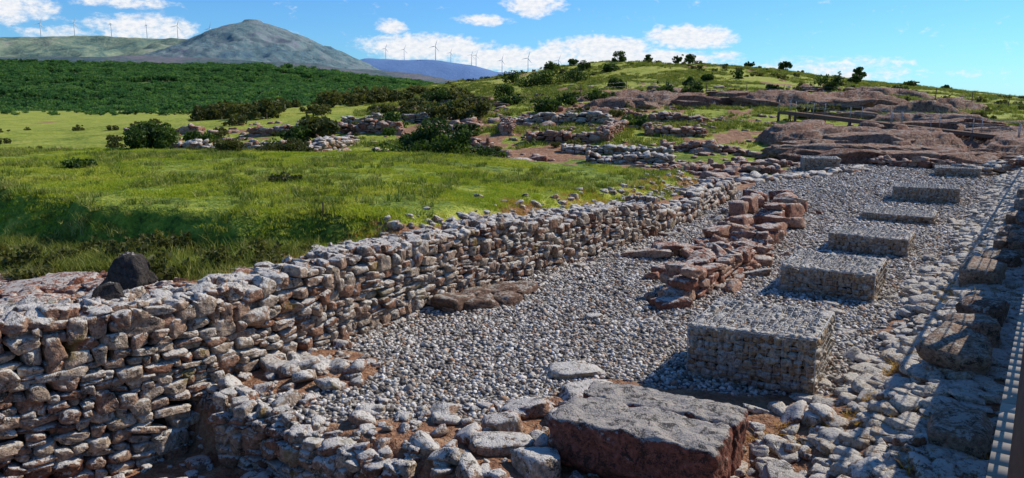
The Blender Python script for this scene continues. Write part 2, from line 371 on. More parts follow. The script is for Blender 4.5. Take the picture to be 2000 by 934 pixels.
# gravel
pebs=[]
for i in range(8):
    b=Batch();b.add(SS[i]*np.array([1,.72,.5]),SSF);pebs.append(b.build('pebble',[M_PEB],True,False))
def sample(n,x0,x1,y0,y1): return rng.uniform(x0,x1,n),rng.uniform(y0,y1,n)
X,Y=sample(150000,-4,14,6,22)
g=masks(X,Y)[0];k=(g>rng.uniform(.3,.9,len(X)))&(rng.random(len(X))<np.interp(Y,[6,14,22],[1,.8,.45]))
X,Y=X[k],Y[k]
X2,Y2=sample(60000,0,26,22,46);g=masks(X2,Y2)[0];k=(g>.5);X2,Y2=X2[k],Y2[k]
X=np.concatenate([X,X2]);Y=np.concatenate([Y,Y2])
s=rng.uniform(.018,.042,len(X))*np.interp(Y,[8,20,45],[1,1.35,1.9])
s=np.where(rng.random(len(X))<.03,s*1.5,s)
place('gravel',X,Y,s,.5,pebs,s*.2)
# grass
def tuft(n,h,w,spread,lean,m):
    b=Batch()
    for _ in range(n):
        a=rng.uniform(0,6.28);r=spread*math.sqrt(rng.random());p=np.array([math.cos(a)*r,math.sin(a)*r,-.01])
        hh=h*rng.uniform(.5,1.1);l=rng.normal(size=2)*lean*hh;q=rng.uniform(0,6.28);wd=np.array([math.cos(q),math.sin(q),0])*w
        m1=p+np.array([l[0]*.35,l[1]*.35,hh*.6]);t=p+np.array([l[0],l[1],hh])
        b.add([p-wd,p+wd,m1+wd*.7,m1-wd*.7],[[0,1,2,3]],rng.random());b.add([m1-wd*.7,m1+wd*.7,t],[[0,1,2]],rng.random())
    return b.build('tuft',[m],False,False)
gt=[tuft(16,.055,.006,.10,.7,M_GRASS) for _ in range(5)]
X,Y=sample(190000,-27,9,9,32);mk=masks(X,Y);db,_=polysd(BK,X,Y);d,_=polysd(WL,X,Y)
cl=fbm(X*.9,Y*.9,4,77)
k=(mk[1]>rng.uniform(.2,.9,len(X)))&(X>-.75*Y-1)&(d>.3)&(db>-.7)&(cl>rng.normal(.0,.08,len(X)))
X,Y,cl=X[k],Y[k],cl[k];s=rng.uniform(.5,1.1,len(X))*(1+2.2*np.clip(fbm(X/1.3,Y/1.3,3,88),0,1)+1.2*np.clip(cl,0,1))
place('grass_meadow',X,Y,s,.15,gt)
gc=[tuft(40,.13,.007,.13,.5,M_WEED) for _ in range(4)]
X,Y=sample(6000,-24,7,11,30);mk=masks(X,Y);db,_=polysd(BK,X,Y);k=(mk[1]>.6)&(db>-.4)&((fbm(X/2.5,Y/2.5,3,91)>rng.normal(.05,.07,len(X)))|((db<.5)&(X<-2)));X,Y=X[k],Y[k]
place('grass_clumps',X,Y,rng.uniform(.4,1.5,len(X)),.1,gc)
wt=[tuft(22,.26,.007,.16,.45,M_WEED) for _ in range(5)]
X,Y=sample(40000,-18,0,8,24);mk=masks(X,Y);db,_=polysd(BK,X,Y);d,_=polysd(WL,X,Y)
k=(mk[1]>.3)&(d>.9)&(db<-.3)&(fbm(X,Y,3,55)>rng.normal(-.03,.1,len(X)));X,Y=X[k],Y[k]
place('long_grass',X,Y,rng.uniform(.35,1.0,len(X))*(.5+np.clip(polysd(WL,X,Y)[0]-.9,0,1.2)*.5),.2,wt)
dt=[tuft(14,.10,.005,.09,.8,M_DRY) for _ in range(4)]
X,Y=sample(90000,-11,12,5,26);d,_=polysd(WL,X,Y);dr=deckedge(X,Y)
k=((d>.35)&(d<1.5))|((np.hypot((X-3.2)/1.3,(Y-6.7)/.8)<1))|((dr>.2)&(dr<1.3)&(d<0)&(Y>6)&(fbm(X,Y,3,5)>.0))
k=k&(fbm(X*1.2,Y*1.2,3,66)>-.02)&(rng.random(len(X))<.55);X,Y=X[k],Y[k]
place('dry_grass',X,Y,rng.uniform(.5,1.1,len(X)),.3,dt)
ht=[tuft(26,.30,.03,.35,.6,M_WEED) for _ in range(4)]
X,Y=sample(60000,-25,95,48,132);mk=masks(X,Y);k=(mk[1]>.5)&(fbm(X/4,Y/4,4,93)>rng.normal(.02,.07,len(X)))&(X>-.2*Y)&(X<.72*Y);X,Y=X[k],Y[k]
place('hill_tussocks',X,Y,rng.uniform(.4,1.2,len(X)),.1,ht)
# ------------------------------------------------------------ stone walls
def resample(path,st=.25):
    P=[np.array(p,float) for p in path];out=[P[0]]
    for a,b in zip(P[:-1],P[1:]):
        k=max(1,int(np.linalg.norm(b-a)/st))
        for i in range(1,k+1): out.append(a+(b-a)*i/k)
    return np.array(out)
def stone_wall(name,path,top,thick,L=(.12,.34),Hc=(.07,.15),lib='M',both=True,mt=None,rough=.06,zb=None,cap=1.,depth=.12,wobk=1.):
    """path = front face line (wall body on its left); top(al,x,y)->absolute z of wall top"""
    P=resample(path);seg=np.diff(P,axis=0);sl=np.linalg.norm(seg,axis=1);S=np.concatenate([[0],np.cumsum(sl)]);Lt=S[-1]
    D=seg/sl[:,None];D=np.vstack([D,D[-1]])
    def at(s):
        x=np.interp(s,S,P[:,0]);y=np.interp(s,S,P[:,1]);i=min(np.searchsorted(S,s,side='right')-1,len(D)-1);i=max(i,0)
        return x,y,D[i]
    b=Batch();Tn=np.array([top(s,*at(s)[:2]) for s in S])
    Tn=Tn+fbm(S*.9,S*0+rng.uniform(0,99),3)*rough*4
    Bs=np.array([(zb if zb is not None else min(hz(x+D[i][1]*.25,y-D[i][0]*.25),hz(x,y)))-.1 for i,(x,y) in enumerate(P)])
    ins=.09
    nl=np.stack([-D[:,1],D[:,0]],1)
    f0=P+nl*ins;f1=P+nl*(thick-ins);ct=Tn-.10
    V=np.concatenate([np.c_[f0,Bs-.3],np.c_[f0,ct],np.c_[f1,ct],np.c_[f1,Bs-.3]]);n=len(P);i=np.arange(n-1);Fc=[]
    for k in range(3): Fc.append(np.stack([i+k*n,i+1+k*n,i+1+(k+1)*n,i+(k+1)*n],1))
    Fc.append(np.array([[0,n,2*n,3*n],[n-1,4*n-1,3*n-1,2*n-1]]));b.add(V,np.concatenate(Fc),.5,1)
    for side in ([0,1] if both else [0]):
        z=Bs.min()
        while z<Tn.max():
            h=rng.uniform(*Hc);s=rng.uniform(-.1,.1)
            while s<Lt:
                l=rng.uniform(*L)*(1 if rng.random()<.85 else 1.35)
                c=min(max(s+l/2,0),Lt);x,y,d=at(c);t=np.interp(c,S,Tn);bb=np.interp(c,S,Bs)
                wob=(.04*math.sin(c*2.3+z*3)+.03*math.sin(c*5.1))*wobk
                zc=z+h/2+rng.normal()*.010*wobk+wob*.6
                if zc-h/2>bb-h and zc+h*.3<t+rng.normal()*.02:
                    dep=depth*rng.uniform(.8,1.2);o=dep*.75-.05+rng.normal()*.028
                    if side: o=thick-o
                    hh=h*rng.uniform(.72,1.14);q=rng.random()
                    if q<.22 and h>Hc[0]*1.2:
                        k_=rng.uniform(.3,.5)
                        stone(b,(x-d[1]*o,y+d[0]*o,zc-(1-k_)*h*.5),(l*.5,dep,h*k_*.5),math.atan2(d[1],d[0])+rng.normal()*.08,.06,None,lib)
                        stone(b,(x-d[1]*o,y+d[0]*o,zc+k_*h*.5),(l*.5,dep,h*(1-k_)*.5),math.atan2(d[1],d[0])+rng.normal()*.08,.08,None,lib)
                    elif q<.36 and l>L[0]*1.5:
                        stone(b,(x-d[1]*o,y+d[0]*o,zc+h*.12),(l*.52,dep*1.15,h*.78),math.atan2(d[1],d[0])+rng.normal()*.09,.10,None,lib)
                    else: stone(b,(x-d[1]*o,y+d[0]*o,zc),(l*.5,dep,hh*.5),math.atan2(d[1],d[0])+rng.normal()*.09,.11,None,lib)
                s+=l*rng.uniform(.96,1.12)
            z+=h*.97
    nc=int(Lt*thick/(np.mean(L)**2*.55)*cap)
    for _ in range(nc):
        s=rng.uniform(0,Lt);x,y,d=at(s);o=rng.uniform(.0,thick);t=np.interp(s,S,Tn)
        l=rng.uniform(*L)*.5;h=rng.uniform(*Hc)*.5
        stone(b,(x-d[1]*o,y+d[0]*o,t-.06+rng.uniform(-.04,.05)),(l,l*rng.uniform(.6,.9),h),rng.uniform(0,6.3),.22,None,lib)
    for e,s in ((0,0),(1,Lt)):
        x,y,d=at(s);z=np.interp(s,S,Bs);t=np.interp(s,S,Tn)
        while z<t:
            h=rng.uniform(*Hc)
            o=0
            while o<thick:
                l=rng.uniform(*L)*.8;stone(b,(x-d[1]*(o+l/2),y+d[0]*(o+l/2),z+h/2),(l*.5,.1,h*.55),math.atan2(d[1],d[0])+math.pi/2,.08,None,lib);o+=l
            z+=h*.95
    return b.build(name,[mt or M_WALL,M_CORE])
def wtop(s,x,y):
    return np.interp(s,[0,2.1,3.6,5.6,8.3,16.5],[1.26,1.20,1.12,1.13,1.22,.80])
stone_wall('rubble_stone_wall',WL[1:7],wtop,.6,lib='H',both=False,L=(.09,.30),Hc=(.08,.17),cap=1.7,rough=.045,depth=.12)
stone_wall('ruined_wall',[(3.6,18.85),(5.2,21.4)],lambda s,x,y:.60-.02*s,.6,L=(.2,.45),Hc=(.12,.22),rough=.05)
stone_wall('ruined_wall',[(5.3,22.2),(7.4,25.6)],lambda s,x,y:.60,.6,L=(.25,.5),Hc=(.14,.22),rough=.05)
stone_wall('low_stone_wall',[(-3.2,7.9),(-2.7,7.65),(-2.15,7.2),(-1.55,6.85),(-1.05,6.6)],lambda s,x,y:.08-.05*s,.3,lib='H',L=(.10,.26),Hc=(.08,.16),rough=.03,zb=-.62,both=False,cap=1.4)
stone_wall('aisle_wall',[(3.1,12.5),(4.5,14.7),(5.5,16.2)],lambda s,x,y:.46-.03*s,.5,lib='H',L=(.22,.5),Hc=(.10,.18),rough=.02,mt=M_REDW)
b=Batch()
for (x,y,z,l,w,h,yw) in [(2.75,12.35,.12,.30,.22,.13,.5),(2.85,12.3,.34,.20,.18,.10,.7),(2.55,12.0,.08,.3,.22,.10,.3),(2.9,12.2,.53,.16,.15,.08,1.),
    (2.9,15.9,.10,.45,.22,.10,-.3),(3.6,16.3,.1,.35,.25,.10,.2),(3.3,16.0,.25,.3,.2,.05,.1),(5.6,16.9,.22,.45,.26,.18,.9),(5.7,17.0,.46,.26,.22,.07,.7),(6.0,17.6,.18,.32,.24,.18,.4),
    (6.3,18.4,.2,.38,.28,.2,1.),(6.4,18.5,.45,.3,.24,.06,.8),(5.4,18.6,.15,.34,.24,.15,.1),(4.9,18.2,.14,.3,.2,.14,.7),(6.9,20.2,.22,.42,.3,.22,.9),(7.0,20.3,.5,.3,.26,.07,1.0),(7.6,20.9,.25,.42,.28,.26,.95),(7.75,21.1,.56,.34,.26,.07,.8),(7.3,19.6,.15,.25,.22,.15,.2),
    (6.4,21.5,.25,.32,.22,.24,.9),(7.0,22.5,.25,.36,.24,.24,.8),(8.0,22.0,.18,.36,.24,.18,.9),(8.5,23.6,.22,.4,.26,.22,.9),(5.9,19.6,.2,.32,.24,.2,.9),(7.8,24.5,.2,.36,.24,.2,.4),(9.0,25.5,.16,.4,.24,.16,.7),(8.4,22.6,.2,.3,.22,.2,.3),(7.5,23.5,.2,.34,.22,.18,1.3)]:
    stone(b,(x,y,z),(l,w,h),yw,.08,None,'H')
for _ in range(150):
    t=rng.uniform(0,1);x=3+5.5*t+rng.normal()*.5;y=13+11*t+rng.normal()*.6;r=rng.uniform(.05,.22);stone(b,(x,y,r*.4),(r,r*.8,r*.5),rng.uniform(0,6),.2,None,'L')
b.build('fallen_ashlar_blocks',[M_REDW])
b=Batch()
for (x,y,l,w,h,yw) in [(-.95,11.95,.36,.26,.13,1.0),(-.62,12.35,.3,.22,.12,.9),(-.25,12.6,.32,.2,.12,.8),(.15,12.95,.3,.2,.10,.9),(-.55,12.0,.3,.2,.10,.4),(-.1,12.3,.25,.2,.09,.9)]:
    stone(b,(x,y,h*.7),(l,w,h),yw,.05,.1,'H')
b.build('foundation_slab',[M_KERB])
# big foreground ashlar block (two adjoining pieces, undercut)
def rough_block(b,c,h,yaw,seed,under=0.):
    v,f=cubegrid(34)
    k=(np.abs(v)**14).sum(1)**(1/14);v=v/k[:,None]
    u=v*np.array(h);x,y,z=u.T
    nn=lambda s,sc:fbm(x*sc+z*sc*.7+s,y*sc+z*sc*.9-s,4,seed)
    u=u+np.stack([nn(1,4)*.07,nn(5,4)*.07,nn(9,5)*.07],1)+v*nn(3,16)[:,None]*.05
    if under: 
        lowm=sst(-.1,-.7,v[:,2]);u[:,1]+=lowm*under*(v[:,1]<-.2);u[:,0]+=lowm*under*.5*(v[:,0]<-.5)
    b.add(u@rotz(yaw).T+np.array(c),f,rng.random()*.6+.2)
b=Batch();yw=math.atan2(-.66,1.21)
c=np.array([1.30,6.93]);R=rotz(yw)
def L2(x,y,z): q=R@np.array([x,y,0]);return (c[0]+q[0],c[1]+q[1],z)
rough_block(b,L2(0,-.26,.02),(.80,.33,.36),yw,3,.14)
rough_block(b,L2(.02,.33,.00),(.80,.24,.38),yw,8)
b.build('ashlar_stone_block',[M_BLOCK],smooth=True)
# gabions
def gabion(x,y,w,d,h,yaw,z0=0.):
    b=Batch();box(b,(w/2,d/2,h/2-.03),(w/2-.07,d/2-.07,h/2-.04),None,.5,2)  # dark inner box paints the shadow seen between the stones
    def face(o,u,v,nrm,lu,lv,H=(.06,.10),Lr=(.06,.16)):
        o,u,v,nrm=map(np.array,(o,u,v,nrm));j=0
        while j<lv:
            hh=rng.uniform(*H);i=0
            while i<lu:
                l=rng.uniform(*Lr);p=o+u*min(i+l/2,lu-.03)+v*min(j+hh/2,lv-.03)-nrm*(.05+rng.normal()*.014)
                sz=np.abs(u)*l*.50+np.abs(v)*hh*.52+np.abs(nrm)*.05
                v_=SL[rng.integers(18)];b.add((v_*sz*1.1)@rote(*(rng.normal(size=3)*.25)).T+p,SLF,rng.random(),0);i+=l
            j+=hh
    e=.012
    face((0,e,0),(1.,0,0),(0,0,1.),(0,-1.,0),w,h);face((w-e,0,0),(0,1.,0),(0,0,1.),(1.,0,0),d,h)
    face((e,0,0),(0,1.,0),(0,0,1.),(-1.,0,0),d,h);face((0,d-e,0),(1.,0,0),(0,0,1.),(0,1.,0),w,h)
    face((0,0,h-e),(0,1.,0),(1.,0,0),(0,0,1.),d,w,(.05,.09),(.08,.20))
    t=.0035
    def wire(p,q,tt=t): beam(b,p,q,tt,tt,.5,1)
    st=.09
    def sag(x,y): return h+.014+.018*math.sin(x*7+1)*math.sin(y*6)
    for k in range(int(w/st)+1):
        q=k*st
        wire((q,-e,0),(q,-e,h));wire((q,d+e,0),(q,d+e,h))
        for m_ in range(int(d/st)): wire((q+rng.normal()*.006,m_*st,sag(q,m_*st)),(q+rng.normal()*.006,(m_+1)*st,sag(q,(m_+1)*st)),.0065)
    for k in range(int(d/st)+1):
        q=k*st
        wire((-e,q,0),(-e,q,h));wire((w+e,q,0),(w+e,q,h))
        for m_ in range(int(w/st)): wire((m_*st,q+rng.normal()*.006,sag(m_*st,q)),((m_+1)*st,q+rng.normal()*.006,sag((m_+1)*st,q)),.0065)
    for k in range(1,int(h/st)+1):
        q=k*st
        wire((0,-e,q),(w,-e,q));wire((0,d+e,q),(w,d+e,q));wire((-e,0,q),(-e,d,q));wire((w+e,0,q),(w+e,d,q))
    for (p,q) in [((-e,-e,h),(w+e,-e,h)),((w+e,-e,h),(w+e,d+e,h)),((w+e,d+e,h),(-e,d+e,h)),((-e,d+e,h),(-e,-e,h)),((-e,-e,0),(-e,-e,h)),((w+e,-e,0),(w+e,-e,h)),((w+e,d+e,0),(w+e,d+e,h)),((-e,d+e,0),(-e,d+e,h))]: wire(p,q,.010)
    o=b.build('stone_gabion',[M_GAB,M_WIRE,M_CORE]);o.location=(x,y,z0);o.rotation_euler=(rng.normal()*.012,rng.normal()*.012,yaw)
for x,y,w,d,h,yw in [(2.14,8.87,1.42,1.35,.66,-.52),(4.66,13.0,1.48,1.4,.50,-.56),(7.0,16.7,1.55,1.4,.42,-.56),(9.7,21.1,1.75,1.4,.25,-.55),(12.56,25.2,1.9,1.5,.50,-.5),(18.4,33.4,1.7,1.5,.40,-.5),(13.6,36.0,1.6,1.4,.64,-.3)]:
    gabion(x,y,w,d,h,yw,hz(x+.8,y+.5)-.03)
# cobble strip + kerb of large blocks under walkway
b=Batch()
for _ in range(4300):
    y=rng.uniform(5.3,34);dr=abs(rng.normal()*.75)+rng.uniform(-.3,.5)
    if y<8: dr=rng.uniform(-.2,2.2) if rng.random()<.35 else dr
    if dr>1.8+.3*math.sin(y): 
        if rng.random()<.8: continue
    x=.706*y-.14-dr/.817
    r=rng.uniform(.05,.17)*np.interp(y,[8,30],[1,1.35])
    stone(b,(x,y,hz(x,y)+r*.10),(r,r*rng.uniform(.5,.85),r*rng.uniform(.2,.4)),rng.uniform(0,6.3),.16,None,'L')
b.build('cobble_pavement',[M_COB])
b=Batch()
for (al,dr,l,w,h) in [(8.2,.55,.42,.30,.22),(9.15,.52,.40,.30,.2),(10.0,.48,.36,.27,.18),(12.2,.62,.48,.34,.2),(13.4,.5,.4,.3,.16),(16,.4,.4,.3,.16),(18,.4,.4,.3,.2),(20.3,.3,.5,.35,.2),(6.6,.35,.35,.25,.16),(23,.4,.5,.3,.22)]:
    y=al;x=.706*y-.14-dr/.817;stone(b,(x,y,hz(x,y)+h*.6),(l,w,h),.96+rng.normal()*.1,.08,None,'H')
b.build('kerb_blocks',[M_KERB])
stone_wall('retaining_wall',[(9.4,13.8),(12.,17.4),(20,28.6)],lambda s,x,y:hz(x,y)+.22,.4,L=(.2,.45),Hc=(.10,.16),both=False,mt=M_KERB)
# loose rubble
b=Batch()
for _ in range(620):
    k=rng.random()
    if k<.2: x=rng.uniform(-1,1.2);y=rng.uniform(6.2,8.0)
    elif k<.42: x=-2.7+rng.normal()*.5;y=8.8+rng.normal()*.5
    elif k<.75: x=rng.uniform(-4.6,-.6);y=rng.uniform(5.4,7.9)
    elif k<.9: x=rng.uniform(2,4.2);y=rng.uniform(6,7.6)
    else:
        t=rng.uniform(0,14);x=-1.1+.571*t+abs(rng.normal())*.2;y=11.8+.82*t-abs(rng.normal())*.15
    d,_=polysd(WL,[x],[y])
    if d[0]>-.05: continue
    r=rng.uniform(.025,.09) if rng.random()<.85 else rng.uniform(.1,.18)
    stone(b,(x,y,hz(x,y)+r*.2),(r,r*.8,r*.5),rng.uniform(0,6),.3,None,'L')
for (x,y,l,w,h,yw) in [(.75,8.9,.34,.24,.06,.2),(.15,7.75,.26,.16,.08,-.2),(-.1,7.3,.2,.15,.1,.2),(.25,6.6,.2,.2,.16,.4),(.6,7.6,.25,.12,.08,.3),(1.25,11.3,.14,.1,.05,.1),(4.6,14.2,.25,.12,.07,0),(-.1,6.95,.3,.18,.08,.1),(.9,8.3,.35,.2,.05,.5)]:
    stone(b,(x,y,hz(x,y)+h*.5),(l,w,h),yw,.08,None,'H')
for _ in range(620):
    t=rng.uniform(0,24);Q=resample(WL[1:8],.25);i=int(t/24*(len(Q)-2));dd=Q[i+1]-Q[i];dd/=np.linalg.norm(dd);o=.5+abs(rng.normal())*.5
    x,y=Q[i][0]-dd[1]*o,Q[i][1]+dd[0]*o;r=rng.uniform(.03,.13);stone(b,(x,y,hz(x,y)+r*.15),(r,r*.8,r*.5),rng.uniform(0,6),.2,None,'L')
b.build('rubble_stones',[M_WALL])
b=Batch()
for (x,y,l,w,h,r) in [(-6.6,10.6,.6,.35,.10,.3),(-5.6,10.4,.4,.3,.08,.2),(-7.8,11.3,.5,.35,.1,.3),(-6.2,9.6,.4,.25,.07,.4),(-8.6,11.6,.5,.4,.12,.2)]:
    stone(b,(x,y,hz(x,y)+h*.3),(l,w,h),rng.normal()*.3,.05,r,'X')
for _ in range(240):
    x=-6+rng.normal()*1.6;y=10+rng.normal()*.9;d,_=polysd(WL,[x],[y])
    if d[0]<.6: continue
    r=rng.uniform(.03,.15);stone(b,(x,y,hz(x,y)+r*.2),(r,r*.8,r*.5),rng.uniform(0,6),.3,None,'L')
b.build('bedrock_slabs',[M_REDW])
M_DARK=stone_mat('dark_stone',[(.03,.025,.022),(.06,.05,.045),(.10,.085,.07)],lam=.0,dark=.7)
b=Batch();stone(b,(-4.55,8.85,1.30),(.29,.17,.22),.15,.08,.5,'X',taper=.5);stone(b,(-4.35,8.05,1.22),(.18,.12,.13),.5,.2,.5,'X',taper=.3);b.build('dark_upright_stones',[M_DARK])
b=Batch();cone(b,(-3.2,12.9,hz(-3.2,12.9)-.1),(-3.2,12.9,hz(-3.2,12.9)+.22),.018,.015,7);b.build('marker_stake',[M_TIMB])
# ruins in the middle distance
def ruin(path,h,th=.7,mt=None,**k):
    stone_wall('ruined_wall',path,lambda s,x,y:hz(x,y)+h*(.5+.8*vn(np.array(s*.45+x),np.array(1.7),3)),th,L=(.25,.8),Hc=(.14,.28),depth=.2,rough=.09,mt=mt or M_REDW,**k)
for i,(path,h) in enumerate([([(-21,46),(-12,45)],.7),([(-24,40),(-17,38)],.5),([(-19,56),(-8,54)],.75),([(-12,45),(-10,50)],.6),([(-6,48),(-1.5,47)],.65),([(-9,41),(-4,40.5)],.45),
    ([(0,59),(7,57)],.8),([(1,50),(6,49)],.65),([(6,49),(8,55)],.65),([(3,46),(9,44)],.5),([(9,60),(14,58)],.6),([(-30,60),(-24,59)],.5),([(-14,64),(-7,63)],.6),([(0,53),(0,59)],.65),([(9,52),(12.5,51)],.6),([(4,41),(8,40)],.45),
    ([(9,46.5),(15.5,43.5)],.45),([(15.5,43.5),(19.5,37.5),(22,34)],.4),([(20,33.2),(27,36)],.45),([(10,38.5),(15,38)],.25),([(8,35),(12,34.5)],.25),([(8.5,30),(13,33),(17,36.5)],.12)]):
    ruin(path,h,mt=M_WALL if i%3==0 else M_REDW)
b=Batch()
for _ in range(2800):
    k=rng.random()
    if k<.65: y=rng.uniform(31,68);x=rng.uniform(-.45,.30)*y
    else: y=rng.uniform(45,95);x=rng.uniform(-.1,.6)*y
    gm=masks(np.array([x]),np.array([y]))
    if gm[0][0]>.3 or fbm(np.array([x/4.]),np.array([y/4.]),3,99)[0]<-.02: continue
    r=rng.uniform(.08,.34)*(1 if rng.random()<.93 else 2.2)
    stone(b,(x,y,hz(x,y)+r*.08),(r,r*.75,r*.4),rng.uniform(0,6),.12,None,'M')
b.build('scattered_rocks',[M_REDW])
# bedrock outcrops: rounded, bedded sandstone
def outcrop(name,x0,x1,y0,y1,st,cx,cy,rx,ry,amp,seed,thr=0.,mx=1.3,wx=7.,wy=3.4):
    gx,gy=np.meshgrid(np.arange(x0,x1,st),np.arange(y0,y1,st));ny_,nx_=gx.shape
    wxp=gx+fbm(gx/3,gy/3,3,seed+7)*2.5;wyp=gy+fbm(gx/3,gy/3,3,seed+8)*2.5
    bil=np.abs(fbm(wxp/wx,wyp/wy,2,seed))*6.
    ed=np.minimum(np.minimum(gx-x0,x1-gx),np.minimum(gy-y0,y1-gy))
    f=amp*(1-((gx-cx)/rx)**2-((gy-cy)/ry)**2)-thr+bil+fbm(gx*.5,gy*.8,3,seed+4)*1.1-3.*(1-sst(0,2.6,ed))
    f=np.where(f>0,mx*np.tanh(f/mx),f)
    stp=.30;q=f/stp;fl=np.floor(q);t=q-fl;h=.3*f+.7*(fl+sst(.0,.16,t))*stp
    h=h+fbm(gx*2,gy*2,3,seed+9)*.16
    z=height(gx,gy)+np.where(f>0,h,-.25)-.08
    i=np.arange(nx_*ny_).reshape(ny_,nx_);b=Batch();b.add(np.stack([gx,gy,z],-1).reshape(-1,3),np.stack([i[:-1,:-1],i[:-1,1:],i[1:,1:],i[1:,:-1]],-1).reshape(-1,4))
    b.build(name,[M_ROCK],True)
outcrop('sandstone_outcrop',14,33,37.,54,.13,22,44.5,10,6,.5,41,.6,1.3,6,3)
outcrop('sandstone_outcrop',24,52,34.5,62,.17,36,50,11,9,.3,45,.95,.9)
outcrop('sandstone_outcrop',2,46,62,84,.2,24,73,20,9,.3,55,1.35,1.3,8,2.6)
outcrop('sandstone_outcrop',26,56,78,98,.25,40,87,12,6,.4,75,1.3,1.)
b=Batch()
def ledge(n,x0,x1,y0,y1,s0,s1,fl=.16):
    for _ in range(n):
        x=rng.uniform(x0,x1);y=rng.uniform(y0,y1)
        if 20<x<33 and abs(y-(57.5-(x-22)*1.55))<2.5: continue
        r=rng.uniform(s0,s1)
        stone(b,(x,y,hz(x,y)+r*fl*.6),(r,r*rng.uniform(.4,.7),r*fl*rng.uniform(.7,1.3)),rng.normal()*.3-.2,.04,None,'X')
ledge(22,15,30,39,47,.9,2.4,.24);ledge(20,22,44,46,60,.9,2.4,.2);ledge(22,8,34,68,78,.8,2.4,.22);ledge(8,-14,0,72,80,.6,1.3,.22);ledge(7,32,48,84,90,.7,1.5)
b.build('sandstone_ledges',[M_ROCK])
# ------------------------------------------------------------ walkways
b=Batch();dv=np.array([.577,.817,0]);rv=np.array([.817,-.577,0]);o0=np.array([-.14,0,0])*1.
def WK(s,r,z): return o0+dv*s+rv*r+np.array([0,0,z])
Rw=np.stack([dv,-rv,np.array([0,0,1.])],1)
s=-4.
while s<42:
    box(b,WK(s,.80,1.675),(.067,.79,.022),Rw,rng.random(),0);s+=.143
beam(b,WK(-4,.05,1.56),WK(42,.05,1.56),.09,.17,.4,1);beam(b,WK(-4,1.5,1.56),WK(42,1.5,1.56),.09,.17,.4,1)
s=-3.2
while s<42:
    for r in (.14,1.5):
        beam(b,WK(s,r,-.2),WK(s,r,1.48),.10,.10,.4,1)
        beam(b,WK(s,r,1.5),WK(s,r,2.78),.07,.07,.5,1)
    s+=2.05
for r in (.165,1.5):
    beam(b,WK(-4,r,2.80),WK(42,r,2.80),.045,.035,.5,1)
    for z in (1.95,2.2,2.45): beam(b,WK(-4,r,z),WK(42,r,z),.012,.012,.5,2)
b.build('wooden_walkway',[M_DECK,M_TIMB,M_STEEL])
b=Batch();P=[(21,60,2.3),(22.5,57,2.05),(25.5,51.5,1.55),(30,45.5,.95),(38,37,.75)]
for p,q in zip(P[:-1],P[1:]):
    p=np.array(p);q=np.array(q);d=(q-p);l=np.linalg.norm(d);sd=np.array([d[1],-d[0],0])/l
    for o in (-.6,.6): beam(b,p+sd*o,q+sd*o,.10,.16,.4,0)
    k=int(l/.2)
    for i in range(k):
        c_=p+d*(i+.5)/k;beam(b,c_-sd*.6+np.array([0,0,.11]),c_+sd*.6+np.array([0,0,.11]),.17,.04,rng.random(),0)
    k=max(2,int(l/2.4))
    for i in range(k+1):
        c_=p+d*i/k
        for o in (-.6,.6):
            e=c_+sd*o;beam(b,(e[0],e[1],hz(e[0],e[1])-.2),e,.16,.16,.4,0);beam(b,e,e+np.array([0,0,1.0]),.035,.035,.5,1)
    for o in (-.6,.6):
        for z in (.6,1.0): beam(b,p+sd*o+np.array([0,0,z]),q+sd*o+np.array([0,0,z]),.018,.018,.5,1)
b.build('raised_walkway',[M_TIMB,M_STEEL])
def fence(path,h=1.2,sp=2.5,nm='wire_fence'):
    b=Batch();Q=resample(path,sp);prev=None
    for x,y in Q:
        z=hz(x,y);lean=rng.normal(size=2)*.04;t=(x+lean[0],y+lean[1],z+h*rng.uniform(.9,1.08));cone(b,(x,y,z-.2),t,.045,.035,6,.5,0)
        if prev is not None:
            for f in (.3,.6,.9): beam(b,(prev[0],prev[1],prev[2]+h*f),(x,y,z+h*f),.012,.012,.5,1)
        prev=(x,y,z)
    b.build(nm,[M_TIMB,M_STEEL])
fence([(7,80),(12,82),(24,80),(34,76),(52,76)],1.35,3.2)
b=Batch()
for i in range(13):
    t=i/12;x=-6.6+3.2*t;y=76+15*t;z=max(hz(x,y),hz(x-.8,y))
    box(b,(x,y,z+.3),(1.25,.22,.2),rotz(-.2),rng.random())
b.build('timber_steps',[M_TIMB])
# ------------------------------------------------------------ vegetation
def leaves(b,blobs,n,size,m=0):
    bl=np.array(blobs);w=(bl[:,3]*bl[:,4]);k=rng.choice(len(bl),n,p=w/w.sum());B=bl[k];cr=rng.random(len(bl))[k]
    d=rng.normal(size=(n,3));d/=np.linalg.norm(d,axis=1)[:,None];r=rng.random(n)**.33
    c=B[:,:3]+d*B[:,3:6]*r[:,None]
    c[:,2]=np.maximum(c[:,2],.02)
    a=rng.normal(size=(n,3));a/=np.linalg.norm(a,axis=1)[:,None];q=np.cross(a,rng.normal(size=(n,3)));q/=np.linalg.norm(q,axis=1)[:,None]
    s=size*rng.uniform(.6,1.3,n)[:,None];a=a*s;q=q*s*.6
    V=np.stack([c-a,c-q*1.,c+a,c+q],1).reshape(-1,3);rr=np.clip(cr*.6+rng.random(n)*.4,0,1)
    b.add(V,np.arange(4*n).reshape(-1,4),np.repeat(rr,4),m)
